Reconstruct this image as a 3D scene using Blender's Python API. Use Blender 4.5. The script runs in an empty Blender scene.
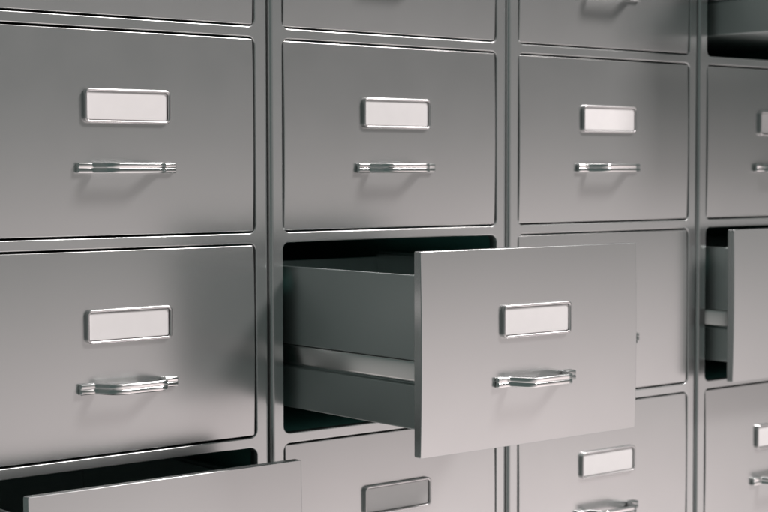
import bpy, math
from mathutils import Vector, Matrix

S = 0.46                      # metres per cabinet width
H = 0.6239                    # drawer pitch, in cabinet widths
GX, GZ = 0.0572, 0.0218       # rail widths either side of a drawer front
PL = 0.10                     # plinth height
TOP = 0.045                   # lid above the top drawer
BASE = 3 * H + PL             # height of the top of the second row above the ground
DEPTH = 1.34
col = bpy.context.scene.collection

# ------------------------------------------------------------------ materials
def new_mat(name):
    m = bpy.data.materials.new(name); m.use_nodes = True
    nt = m.node_tree
    return m, nt, nt.nodes['Principled BSDF']

def steel(name, base, metallic, rough, rvar=0.05, bump=0.0, scale=9.0, coat=0.0, spec=0.5):
    m, nt, b = new_mat(name)
    b.inputs['Metallic'].default_value = metallic
    b.inputs['Coat Weight'].default_value = coat
    b.inputs['Coat Roughness'].default_value = 0.3
    b.inputs['Specular IOR Level'].default_value = spec
    tc = nt.nodes.new('ShaderNodeTexCoord')
    geo = nt.nodes.new('ShaderNodeNewGeometry')
    n1 = nt.nodes.new('ShaderNodeTexNoise'); n1.inputs['Scale'].default_value = scale
    n1.inputs['Detail'].default_value = 5; n1.inputs['Roughness'].default_value = 0.6
    nt.links.new(geo.outputs['Position'], n1.inputs['Vector'])
    mr = nt.nodes.new('ShaderNodeMapRange')
    mr.inputs['From Min'].default_value = 0.25; mr.inputs['From Max'].default_value = 0.75
    mr.inputs['To Min'].default_value = rough - rvar; mr.inputs['To Max'].default_value = rough + rvar
    nt.links.new(n1.outputs['Fac'], mr.inputs['Value']); nt.links.new(mr.outputs['Result'], b.inputs['Roughness'])
    mx = nt.nodes.new('ShaderNodeMix'); mx.data_type = 'RGBA'
    mx.inputs['A'].default_value = (*[c * 0.97 for c in base], 1); mx.inputs['B'].default_value = (*[min(1, c * 1.03) for c in base], 1)
    n2 = nt.nodes.new('ShaderNodeTexNoise'); n2.inputs['Scale'].default_value = 3.0; n2.inputs['Detail'].default_value = 6
    nt.links.new(geo.outputs['Position'], n2.inputs['Vector'])
    nt.links.new(n2.outputs['Fac'], mx.inputs['Factor']); nt.links.new(mx.outputs['Result'], b.inputs['Base Color'])
    if bump:
        n3 = nt.nodes.new('ShaderNodeTexNoise'); n3.inputs['Scale'].default_value = 900; n3.inputs['Detail'].default_value = 2
        nt.links.new(geo.outputs['Position'], n3.inputs['Vector'])
        bp = nt.nodes.new('ShaderNodeBump'); bp.inputs['Strength'].default_value = bump; bp.inputs['Distance'].default_value = 0.0002
        nt.links.new(n3.outputs['Fac'], bp.inputs['Height']); nt.links.new(bp.outputs['Normal'], b.inputs['Normal'])
    return m

M_FRONT = steel('grey_steel_front', (0.555, 0.572, 0.570), 0.82, 0.235, 0.015, 0.10)
M_BODY  = steel('grey_steel_body', (0.552, 0.574, 0.572), 0.82, 0.235, 0.015, 0.10)
M_TRAY  = steel('galvanised_tray', (0.42, 0.47, 0.462), 0.85, 0.40, 0.04, 0.10)
M_RAIL  = steel('bright_runner_steel', (0.78, 0.77, 0.76), 1.0, 0.34, 0.04)
M_LINING = steel('teal_shade_lining', (0.07, 0.22, 0.195), 0.0, 0.55, 0.05, 0.1, spec=0.3)  # inner walls tinted teal to paint in the lifted shade of the openings
M_HOLDER = steel('satin_holder_steel', (0.62, 0.62, 0.62), 1.0, 0.30, 0.03, scale=30)
M_CHROME = steel('polished_chrome', (0.78, 0.79, 0.785), 1.0, 0.20, 0.02, scale=30)
M_CARD, _nt, _b = new_mat('card_stock')
_b.inputs['Roughness'].default_value = 0.9; _b.inputs['Specular IOR Level'].default_value = 0.2
_n = _nt.nodes.new('ShaderNodeTexNoise'); _n.inputs['Scale'].default_value = 60; _n.inputs['Detail'].default_value = 6
_g = _nt.nodes.new('ShaderNodeNewGeometry'); _nt.links.new(_g.outputs['Position'], _n.inputs['Vector'])
_m = _nt.nodes.new('ShaderNodeMix'); _m.data_type = 'RGBA'
_m.inputs['A'].default_value = (0.795, 0.785, 0.785, 1); _m.inputs['B'].default_value = (0.845, 0.835, 0.835, 1)
_nt.links.new(_n.outputs['Fac'], _m.inputs['Factor']); _nt.links.new(_m.outputs['Result'], _b.inputs['Base Color'])

# ------------------------------------------------------------------ mesh helpers
class MB:
    def __init__(s): s.v = []; s.f = []; s.sm = []
    def add(s, pts, faces, smooth=False):
        o = len(s.v); s.v += [tuple(p) for p in pts]
        for f in faces: s.f.append(tuple(i + o for i in f)); s.sm.append(smooth)
        return o
    def loops(s, loops, smooth, close=True, cap0=False, cap1=False):
        """loft equal-length loops; smooth = list of bools, one per strip"""
        n = len(loops[0]); o = len(s.v)
        for l in loops: s.v += [tuple(p) for p in l]
        for k in range(len(loops) - 1):
            for i in range(n if close else n - 1):
                j = (i + 1) % n
                s.f.append((o + k * n + i, o + k * n + j, o + (k + 1) * n + j, o + (k + 1) * n + i)); s.sm.append(smooth[k])
        if cap0: s.f.append(tuple(o + i for i in range(n))[::-1]); s.sm.append(False)
        if cap1: s.f.append(tuple(o + (len(loops) - 1) * n + i for i in range(n))); s.sm.append(False)
    def box(s, x0, x1, y0, y1, z0, z1):
        s.add([(x0,y0,z0),(x1,y0,z0),(x1,y1,z0),(x0,y1,z0),(x0,y0,z1),(x1,y0,z1),(x1,y1,z1),(x0,y1,z1)],
              [(0,3,2,1),(4,5,6,7),(0,1,5,4),(1,2,6,5),(2,3,7,6),(3,0,4,7)])
    def rbox(s, x0, x1, y0, y1, z0, z1, b=0.002, seg=3):
        """box whose x/z outline and y ends are all softly rounded"""
        s.slab(x0, x1, z0, z1, y0, y1, b * 1.5, b, n=3, seg=seg, back_bevel=True)
    def slab(s, x0, x1, z0, z1, yf, yb, r, b, n=6, seg=4, back_bevel=False):
        def ring(off, y): return rrect(x0 + off, x1 - off, z0 + off, z1 - off, max(r - off, 0.0004), n, y)
        L = []; sm = []
        for k in range(seg + 1):
            t = math.pi / 2 * k / seg
            L.append(ring(b * (1 - math.sin(t)), yf + b * (1 - math.cos(t)))); sm.append(True)
        if back_bevel:
            sm[-1] = False
            for k in range(seg + 1):
                t = math.pi / 2 * k / seg
                L.append(ring(b * (1 - math.cos(t)), yb - b * (1 - math.sin(t)))); sm.append(True)
            sm = sm[:-1]
        else:
            sm[-1] = True
            L.append(ring(0, yb))
        s.loops(L, sm, cap0=True, cap1=True)
    def build(s, name, mat, parent=None):
        me = bpy.data.meshes.new(name)
        me.from_pydata([(x * S, y * S, z * S) for x, y, z in s.v], [], s.f)
        me.update()
        for p, q in zip(me.polygons, s.sm): p.use_smooth = q
        import bmesh
        bm = bmesh.new(); bm.from_mesh(me); bmesh.ops.recalc_face_normals(bm, faces=bm.faces); bm.to_mesh(me); bm.free()
        me.materials.append(mat)
        o = bpy.data.objects.new(name, me); col.objects.link(o)
        if parent: o.parent = parent
        return o

def rrect(x0, x1, z0, z1, r, n, y):
    """counter-clockwise rounded rectangle in the xz plane, 4*(n+1) points"""
    P = []
    for cx, cz, a0 in ((x1 - r, z0 + r, -90), (x1 - r, z1 - r, 0), (x0 + r, z1 - r, 90), (x0 + r, z0 + r, 180)):
        for k in range(n + 1):
            a = math.radians(a0 + 90 * k / n)
            P.append((cx + r * math.cos(a), y, cz + r * math.sin(a)))
    return P

def lrect(x0, x1, z0, z1, e, n, y):
    """sharp rectangle with the same point count; corner points spread along an L of arm e"""
    P = []
    for (cx, cz), (ax, az), (bx, bz) in (((x1, z0), (-1, 0), (0, 1)), ((x1, z1), (0, -1), (-1, 0)), ((x0, z1), (1, 0), (0, -1)), ((x0, z0), (0, 1), (1, 0))):
        for k in range(n + 1):
            t = k / n
            if t <= 0.5: q = e * (1 - 2 * t); P.append((cx + ax * q, y, cz + az * q))
            else: q = e * (2 * t - 1); P.append((cx + bx * q, y, cz + bz * q))
    return P

# ------------------------------------------------------------------ cabinet body
# local frame of a cabinet: x 0..1 across, y 0 at the face (negative towards the viewer), z 0 at the ground
def row_top(r): return BASE - (r - 1) * H           # r = 0 top drawer .. 3 bottom drawer

def body():
    mb = MB()
    e = 0.0045; R = 0.012; OP = 0.0065; rr = 0.024; rim = 0.0028; n = 8
    XL, XR = e, 1 - e
    for r in range(4):
        z1 = row_top(r); z0 = z1 - H
        ox0, ox1 = GX - OP, 1 - GX + OP; oz0, oz1 = z0 + GZ - OP, z1 - GZ + OP
        L = [lrect(XL + R, XR - R, z0, z1, 0.03, n, 0.0)]
        sm = [False]
        for k in range(5):
            t = math.pi / 2 * k / 4
            off = rim * (1 - math.sin(t))
            L.append(rrect(ox0 - off, ox1 + off, oz0 - off, oz1 + off, rr + off, n, rim * (1 - math.cos(t)))); sm.append(True)
        L.append(rrect(ox0, ox1, oz0, oz1, rr, n, 0.034)); sm.append(False)
        L.append(lrect(0.022, 0.978, z0 + 0.004, z1 - 0.004, 0.03, n, 0.0345))
        mb.loops(L, sm)
    zt = row_top(0); zb = row_top(4)
    # face strip above and below, then rounded vertical corners
    zT = zt + TOP
    Rt = 0.012
    mb.add([(XL + R, 0, zt), (XR - R, 0, zt), (XR - R, 0, zT - Rt), (XL + R, 0, zT - Rt)], [(0, 1, 2, 3)])
    prof = []
    for k in range(7):
        t = math.pi / 2 * k / 6; prof.append((R * (1 - math.sin(t)), R * (1 - math.cos(t))))
    for side in (0, 1):
        lo = []; hi = []
        for ox, oy in prof:
            x = XL + ox if side == 0 else XR - ox
            lo.append((x, oy, zb)); hi.append((x, oy, zT - Rt))
        mb.loops([lo, hi], [True], close=False)
        x = XL if side == 0 else XR
        mb.add([(x, R, zb), (x, R, zT), (x, DEPTH, zT), (x, DEPTH, zb)], [(0, 1, 2, 3)])
    # lid with rounded front edge
    lo = [(XL, y_, z_) for y_, z_ in [(Rt * (1 - math.sin(math.pi/2*k/5)), zT - Rt * (1 - math.cos(math.pi/2*(k)/5))) for k in range(5, -1, -1)]]
    A = []; B = []
    for k in range(6):
        t = math.pi / 2 * k / 5
        A.append((XL + R * (1 - k / 5) , Rt * (1 - math.sin(math.pi/2 - t)) if False else Rt * (1 - math.cos(t)), zT - Rt * (1 - math.sin(t))))
        B.append((XR - R * (1 - k / 5), Rt * (1 - math.cos(t)), zT - Rt * (1 - math.sin(t))))
    mb.loops([A, B], [True], close=False)
    mb.add([(XL, Rt, zT), (XR, Rt, zT), (XR, DEPTH, zT), (XL, DEPTH, zT)], [(0, 1, 2, 3)])
    return mb

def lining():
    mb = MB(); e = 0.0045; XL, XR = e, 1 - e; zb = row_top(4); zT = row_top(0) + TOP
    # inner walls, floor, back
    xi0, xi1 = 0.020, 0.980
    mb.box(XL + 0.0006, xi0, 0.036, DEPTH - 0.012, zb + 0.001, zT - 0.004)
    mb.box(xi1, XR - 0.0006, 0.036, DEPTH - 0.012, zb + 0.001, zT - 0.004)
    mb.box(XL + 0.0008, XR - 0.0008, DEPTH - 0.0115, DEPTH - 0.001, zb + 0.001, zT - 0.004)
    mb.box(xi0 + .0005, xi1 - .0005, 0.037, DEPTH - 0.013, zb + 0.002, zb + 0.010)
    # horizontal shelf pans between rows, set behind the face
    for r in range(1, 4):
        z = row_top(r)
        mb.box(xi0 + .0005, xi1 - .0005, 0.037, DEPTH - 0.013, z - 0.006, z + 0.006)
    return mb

def plinth():
    mb = MB(); mb.rbox(0.03, 0.97, 0.035, DEPTH - 0.03, 0.0, PL - 0.002, 0.006); return mb

# ------------------------------------------------------------------ drawer pieces (origin: top-left of the row cell, at the face)
FY = 0.0035      # how far the closed front sits behind the cabinet face
BOW = 0.0048     # front very slightly crowned, shaped to grade its reflection dark to light downwards
def front_panel():
    mb = MB(); x0, x1, z0, z1 = GX, 1 - GX, -H + GZ, -GZ; b = 0.0020; r = 0.005; M = 24; yb = FY + 0.027
    def ring(off, y):
        P = rrect(x0 + off, x1 - off, z0 + off, z1 - off, max(r - off, 0.0004), 6, y)
        br, tr, tl, bl = P[0:7], P[7:14], P[14:21], P[21:28]
        def seg(a, c): return [tuple(a[q] + (c[q] - a[q]) * k / M for q in range(3)) for k in range(1, M)]
        P = br + seg(br[-1], tr[0]) + tr + tl + seg(tl[-1], bl[0]) + bl
        out = []
        for x, yy, z in P:
            t = (z - z0) / (z1 - z0); f = max(0.0, 1 - (2 * t - 1) ** 2)
            out.append((x, yy - (BOW * f if y < FY + 0.012 else 0), z))
        return out
    L = []; sm = []
    for k in range(6):
        t = math.pi / 2 * k / 5; L.append(ring(b * (1 - math.sin(t)), FY + b * (1 - math.cos(t)))); sm.append(True)
    sm[-1] = False
    for k in range(6):
        t = math.pi / 2 * k / 5; L.append(ring(b * (1 - math.cos(t)), yb - b * (1 - math.sin(t)))); sm.append(True)
    N = len(L[0]); mb.loops(L, sm[:-1], cap1=True)
    c = mb.add(L[0], [(i, i + 1, N - 2 - i, N - 1 - i) for i in range(N // 2 - 1)], True)
    return mb

HY = FY - 0.0043
TX0 = 0.081; TX1 = 1 - TX0
ZT, ZU, ZL, ZB = -0.091, -0.332, -0.403, -0.529
TL = 1.20
def drawer_box():
    mb = MB(); y0 = FY + 0.0275; y1 = y0 + TL; t = 0.006; rc = 0.017
    for sgn, xo in ((1, TX0), (-1, TX1)):
        # outline of one pressed side wall, swept front to back; a = inward
        prof = [(0.012, ZT - 0.010), (0.012, ZT - 0.002), (0.0105, ZT), (0.0025, ZT), (0.0007, ZT - 0.0008), (0, ZT - 0.003), (0, ZU + 0.003), (0.001, ZU + 0.0008), (0.003, ZU),
                (rc, ZU - 0.002), (rc, ZL + 0.002), (0.003, ZL), (0.001, ZL - 0.0008), (0, ZL - 0.003), (0, ZB + 0.004), (0.0012, ZB + 0.0012), (0.004, ZB),
                (rc + t, ZB), (rc + t, ZT - 0.010)]
        A = [(xo + sgn * a, y0, z) for a, z in prof]; B = [(xo + sgn * a, y1, z) for a, z in prof]
        mb.loops([A, B], [False], cap0=True, cap1=True)
    ix0, ix1 = TX0 + rc + t + .0005, TX1 - rc - t - .0005
    mb.box(ix0, ix1, y0, y1, ZB + 0.003, ZB + 0.010)
    mb.box(ix0, ix1, y1 - 0.008, y1 - .001, ZB + 0.0105, ZT - 0.02)
    mb.box(ix0, ix1, y0, y0 + 0.006, ZB + 0.0105, ZT - 0.004)
    return mb

def runner(which):
    """bright slide riding in the channel of each side wall"""
    mb = MB(); y0 = FY + 0.034; y1 = y0 + TL - 0.02
    for sgn, xo in (((1, TX0), (-1, TX1))[which],):
        a0, a1 = 0.0060, 0.0165
        prof = [(a1, ZU - 0.003), (a0 - 0.002, ZU - 0.004), (a0 - 0.003, ZU - 0.007)]
        for k in range(9):            # face leaning downwards, softly curved
            t = k / 8
            prof.append((a0 - 0.003 + 0.0085 * t ** 1.3, ZU - 0.009 - (ZU - ZL - 0.018) * t))
        prof += [(a1, ZL + 0.006)]
        A = [(xo + sgn * a, y0, z) for a, z in prof]; B = [(xo + sgn * a, y1, z) for a, z in prof]
        mb.loops([A, B], [True], cap0=True, cap1=True)
    return mb

def handle():
    mb = MB(); r = 0.0078; zc = -0.411; P = 0.070
    key = [(0.341, -r), (0.389, -r), (0.417, -P), (0.583, -P), (0.611, -r), (0.656, -r)]
    rad = [0, 0.013, 0.030, 0.030, 0.013, 0]
    path = [Vector(key[0])]
    for i in range(1, 5):
        p = Vector(key[i]); a = (Vector(key[i-1]) - p).normalized(); b = (Vector(key[i+1]) - p).normalized()
        half = a.angle(b) / 2; d = rad[i] / math.tan(half)
        c = p + (a + b).normalized() * (rad[i] / math.sin(half)); s0 = p + a * d; s1 = p + b * d
        v0 = s0 - c; v1 = s1 - c; ang = math.atan2(v0.x * v1.y - v0.y * v1.x, v0.dot(v1))
        for k in range(9):
            q = ang * k / 8; path.append(c + Vector((v0.x * math.cos(q) - v0.y * math.sin(q), v0.x * math.sin(q) + v0.y * math.cos(q))))
    path.append(Vector(key[5]))
    prof = []      # two merged lobes with a fine groove between them (normal offset, z)
    q = r * 0.62; hd = r * 0.95; zt = 2 * r * 0.97
    qb = r * 0.26             # tighter corners on the side facing the drawer
    for cx, cz, a0, q in ((-hd + q, zt - q, 180, q), (hd - qb, zt - qb, 90, qb)):
        for k in range(7):
            t = math.radians(a0 - 90 * k / 6); prof.append((cx + q * math.cos(t), cz + q * math.sin(t)))
    prof += [(hd, 0.0030), (hd - 0.0006, 0.0014), (hd - 0.0022, 0.0), (hd - 0.0006, -0.0014), (hd, -0.0030)]
    q = r * 0.62
    for cx, cz, a0, q in ((hd - qb, -zt + qb, 0, qb), (-hd + q, -zt + q, -90, q)):
        for k in range(7):
            t = math.radians(a0 - 90 * k / 6); prof.append((cx + q * math.cos(t), cz + q * math.sin(t)))
    prof += [(-hd, -0.0030), (-hd + 0.0006, -0.0014), (-hd + 0.0022, 0.0), (-hd + 0.0006, 0.0014), (-hd, 0.0030)]
    L = []
    N = len(path)
    def ring(p, tan, s):
        nrm = Vector((-tan.y, tan.x))
        out = []
        for a, z in prof:
            lc = r * 0.86 * (1 if z > 0 else -1)
            out.append((p.x + nrm.x * a * s, p.y + nrm.y * a * s + HY, zc + lc + (z - lc) * s))
        return out
    tans = []
    for i in range(N):
        a = path[max(i-1, 0)]; b = path[min(i+1, N-1)]; tans.append((b - a).normalized())
    ends = [(-0.0038, .30), (-0.0034, .58), (-0.0024, .82), (-0.0010, .96)]
    for o_, s_ in ends: L.append(ring(path[0] + Vector((o_, 0)), tans[0], s_))
    for p, t in zip(path, tans): L.append(ring(p, t, 1))
    for o_, s_ in ends[::-1]: L.append(ring(path[-1] - Vector((o_, 0)), tans[-1], s_))
    mb.loops(L, [True] * (len(L) - 1), cap0=True, cap1=True)
    return mb

HX0, HX1, HZ0, HZ1 = 0.3620, 0.6435, -0.284, -0.1865
def card_holder():
    mb = MB(); w = 0.0085; dp = 0.0130; n = 8; R = 0.017; y0 = HY
    # closed raised rim: outer wall, rounded lip, inner wall
    def ring(off, y): return rrect(HX0 + off, HX1 - off, HZ0 + off, HZ1 - off, max(R - off, 0.004), n, y)
    L = [ring(0, y0)]; sm = [False]
    for k in range(9):
        t = math.pi * k / 8
        L.append(ring(w / 2 - w / 2 * math.cos(t), y0 - dp + w * 0.4 * (1 - math.sin(t)))); sm.append(True)
    sm[-1] = False
    L.append(ring(w, y0 - 0.0012))
    mb.loops(L, sm, cap1=True)
    return mb
def name_card():
    mb = MB(); mb.slab(HX0 + .0105, HX1 - .0105, HZ0 + .0105, HZ1 - .0105, HY - 0.0065, HY - 0.002, 0.004, 0.0004, n=3, seg=2); return mb

# ------------------------------------------------------------------ assemble one cabinet, then copy
def loc(o, x, y, z): o.location = (x * S, y * S, z * S)

def make_cabinet():
    root = bpy.data.objects.new('filing_cabinet', None); col.objects.link(root)
    root.empty_display_size = 0.1
    b = body().build('cabinet_body', M_BODY, root); loc(b, 0, 0, 0)
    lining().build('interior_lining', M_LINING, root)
    plinth().build('plinth', M_BODY, root)
    fr = front_panel().build('drawer', M_FRONT, root)
    subs = [drawer_box().build('drawer_box', M_TRAY, fr), runner(0).build('runner', M_RAIL, fr), runner(1).build('runner', M_RAIL, fr), handle().build('handle', M_CHROME, fr),
            card_holder().build('card_holder', M_HOLDER, fr), name_card().build('name_card', M_CARD, fr)]
    loc(fr, 0, 0, row_top(0))
    for r in (1, 2, 3):
        c = fr.copy(); col.objects.link(c); c.parent = root; loc(c, 0, 0, row_top(r))
        for s_ in subs:
            d = s_.copy(); col.objects.link(d); d.parent = c
    return root

def copy_tree(o, parent=None):
    c = o.copy(); col.objects.link(c); c.parent = parent
    for ch in list(o.children): copy_tree(ch, c)
    return c

proto = make_cabinet()
pulls = {0: {3: 0.2387}, 1: {2: 0.644}, 2: {}, 3: {0: 0.48, 2: 0.132}}
labels = ['grey steel filing cabinet at the left end with its lowest drawer partly pulled out',
          'grey steel filing cabinet whose pulled-out drawer shows its side wall and runner',
          'grey steel filing cabinet with all of its drawers shut, right of the far-out drawer',
          'grey steel filing cabinet at the right end in shade with two open drawers']
cabs = [proto] + [copy_tree(proto) for _ in range(3)]
for i, c in enumerate(cabs):
    c.location = (i * S, 0, 0)
    c['label'] = labels[i]; c['category'] = 'filing cabinet'; c['group'] = 'grey filing cabinets standing side by side'
    for ch in c.children:
        if ch.name.split('.')[0] != 'drawer': continue
        r = round((row_top(0) - ch.location.z / S) / H)
        d = pulls[i].get(r, 0)
        ch.location.y = -d * S
        if d > 0.5: ch['label'] = 'drawer pulled far out of the cabinet'
        elif d > 0: ch['label'] = 'drawer pulled partly open'

# ------------------------------------------------------------------ camera (fitted)
cam_d = bpy.data.cameras.new('camera'); cam = bpy.data.objects.new('camera', cam_d); col.objects.link(cam)
yaw, pit, rol = 0.6865, -0.0506, -0.0022
fw = Vector((math.sin(yaw) * math.cos(pit), math.cos(yaw) * math.cos(pit), math.sin(pit)))
rt = Vector((math.cos(yaw), -math.sin(yaw), 0)); up = rt.cross(fw)
r2 = rt * math.cos(rol) + up * math.sin(rol); u2 = -rt * math.sin(rol) + up * math.cos(rol)
m = Matrix((r2, u2, -fw)).transposed().to_4x4()
m.translation = Vector((-1.9320 * S, -4.1294 * S, (-0.4244 + BASE) * S))
cam.matrix_world = m
cam_d.sensor_width = 36; cam_d.lens = 1654.2 / 768 * 36
cam_d.clip_start = 0.05; cam_d.clip_end = 200
cam_d.dof.use_dof = True; cam_d.dof.focus_distance = 4.55 * S; cam_d.dof.aperture_fstop = 8.0
bpy.context.scene.camera = cam

# ------------------------------------------------------------------ studio light
w = bpy.data.worlds.new('World'); bpy.context.scene.world = w; w.use_nodes = True
nt = w.node_tree; bg = nt.nodes['Background']
tc = nt.nodes.new('ShaderNodeTexCoord'); sx = nt.nodes.new('ShaderNodeSeparateXYZ')
nt.links.new(tc.outputs['Generated'], sx.inputs[0])
def math2(op, a, b):
    q = nt.nodes.new('ShaderNodeMath'); q.operation = op
    for k, v in enumerate((a, b)):
        if isinstance(v, (int, float)): q.inputs[k].default_value = v
        else: nt.links.new(v, q.inputs[k])
    return q.outputs[0]
def ramp(sock, lo, hi, stops):
    q = nt.nodes.new('ShaderNodeMapRange'); q.inputs['From Min'].default_value = lo; q.inputs['From Max'].default_value = hi
    nt.links.new(sock, q.inputs['Value'])
    r = nt.nodes.new('ShaderNodeValToRGB'); nt.links.new(q.outputs['Result'], r.inputs['Fac']); e_ = r.color_ramp.elements
    st = [((p - lo) / (hi - lo), c if isinstance(c, tuple) else (c, c, c)) for p, c in stops]
    e_[0].position, e_[0].color = st[0][0], (*st[0][1], 1); e_[1].position, e_[1].color = st[-1][0], (*st[-1][1], 1)
    for p, c in st[1:-1]:
        k = e_.new(p); k.color = (*c, 1)
    return r.outputs['Color']
elev = math2('MULTIPLY', math2('ARCSINE', sx.outputs['Z'], 0), 57.29578)                          # degrees above the horizon
azim = math2('MULTIPLY', math2('ARCTAN2', sx.outputs['X'], math2('MULTIPLY', sx.outputs['Y'], -1)), 57.29578)   # degrees from straight in front, + to the right
W = globals().get('WORLD') or dict(
  el=[(-90, (1.58, 1.36, 1.36)), (-24, (1.68, 1.44, 1.44)), (-13, (1.39, 1.20, 1.19)), (-5, (0.79, 0.70, 0.69)), (1, (0.26, 0.25, 0.243)), (5, (0.03, 0.040, 0.038)), (10, (0.008, 0.015, 0.014)), (30, (0.012, 0.020, 0.019)), (50, (0.75, 0.71, 0.70)), (90, (1.2, 1.13, 1.12))],
  az=[(-180, 0.0), (-40, 0.0), (0, 0.28), (26, 0.56), (40, 1.0), (50, 1.0), (53, 0.72), (57, 0.40), (64, 0.12), (85, 0.12), (110, 0.0), (180, 0.0)])
A = ramp(elev, -90, 90, W['el']); B = ramp(azim, -180, 180, W['az'])
mix = nt.nodes.new('ShaderNodeMix'); mix.data_type = 'RGBA'
mix.inputs['A'].default_value = (0.085, 0.112, 0.106, 1)
nt.links.new(B, mix.inputs['Factor']); nt.links.new(A, mix.inputs['B'])
# the pale ground of the studio shows steeply below from every side
dn = ramp(elev, -90, 90, [(-90, 0.75), (-45, 0.65), (-15, 0.0), (90, 0.0)])
mix2 = nt.nodes.new('ShaderNodeMix'); mix2.data_type = 'RGBA'
mix2.inputs['B'].default_value = (1.15, 1.05, 1.03, 1)
nt.links.new(dn, mix2.inputs['Factor']); nt.links.new(mix.outputs['Result'], mix2.inputs['A'])
nt.links.new(mix2.outputs['Result'], bg.inputs['Color']); bg.inputs['Strength'].default_value = 1.0

def area(name, pos, target, size, power, color):
    l = bpy.data.lights.new(name, 'AREA'); l.shape = 'RECTANGLE'; l.size, l.size_y = size; l.energy = power; l.color = color
    o = bpy.data.objects.new(name, l); col.objects.link(o)
    p = Vector(pos) * S; t = Vector(target) * S
    o.location = p; o.rotation_euler = (t - p).to_track_quat('-Z', 'Y').to_euler()
    return o
KEY = 415
# key softbox: high, front right
kd = Vector((0.52, -0.56, 0.67)).normalized() * 13
tg = Vector((1.9, 0, BASE - 0.5))
area('key_softbox', tg + kd, tg, (1.25, 1.2), KEY, (1.0, 0.93, 0.92))

sc = bpy.context.scene
sc.render.engine = 'CYCLES'
sc.view_settings.view_transform = 'Standard'; sc.view_settings.look = 'None'
sc.view_settings.exposure = 0; sc.view_settings.gamma = 1
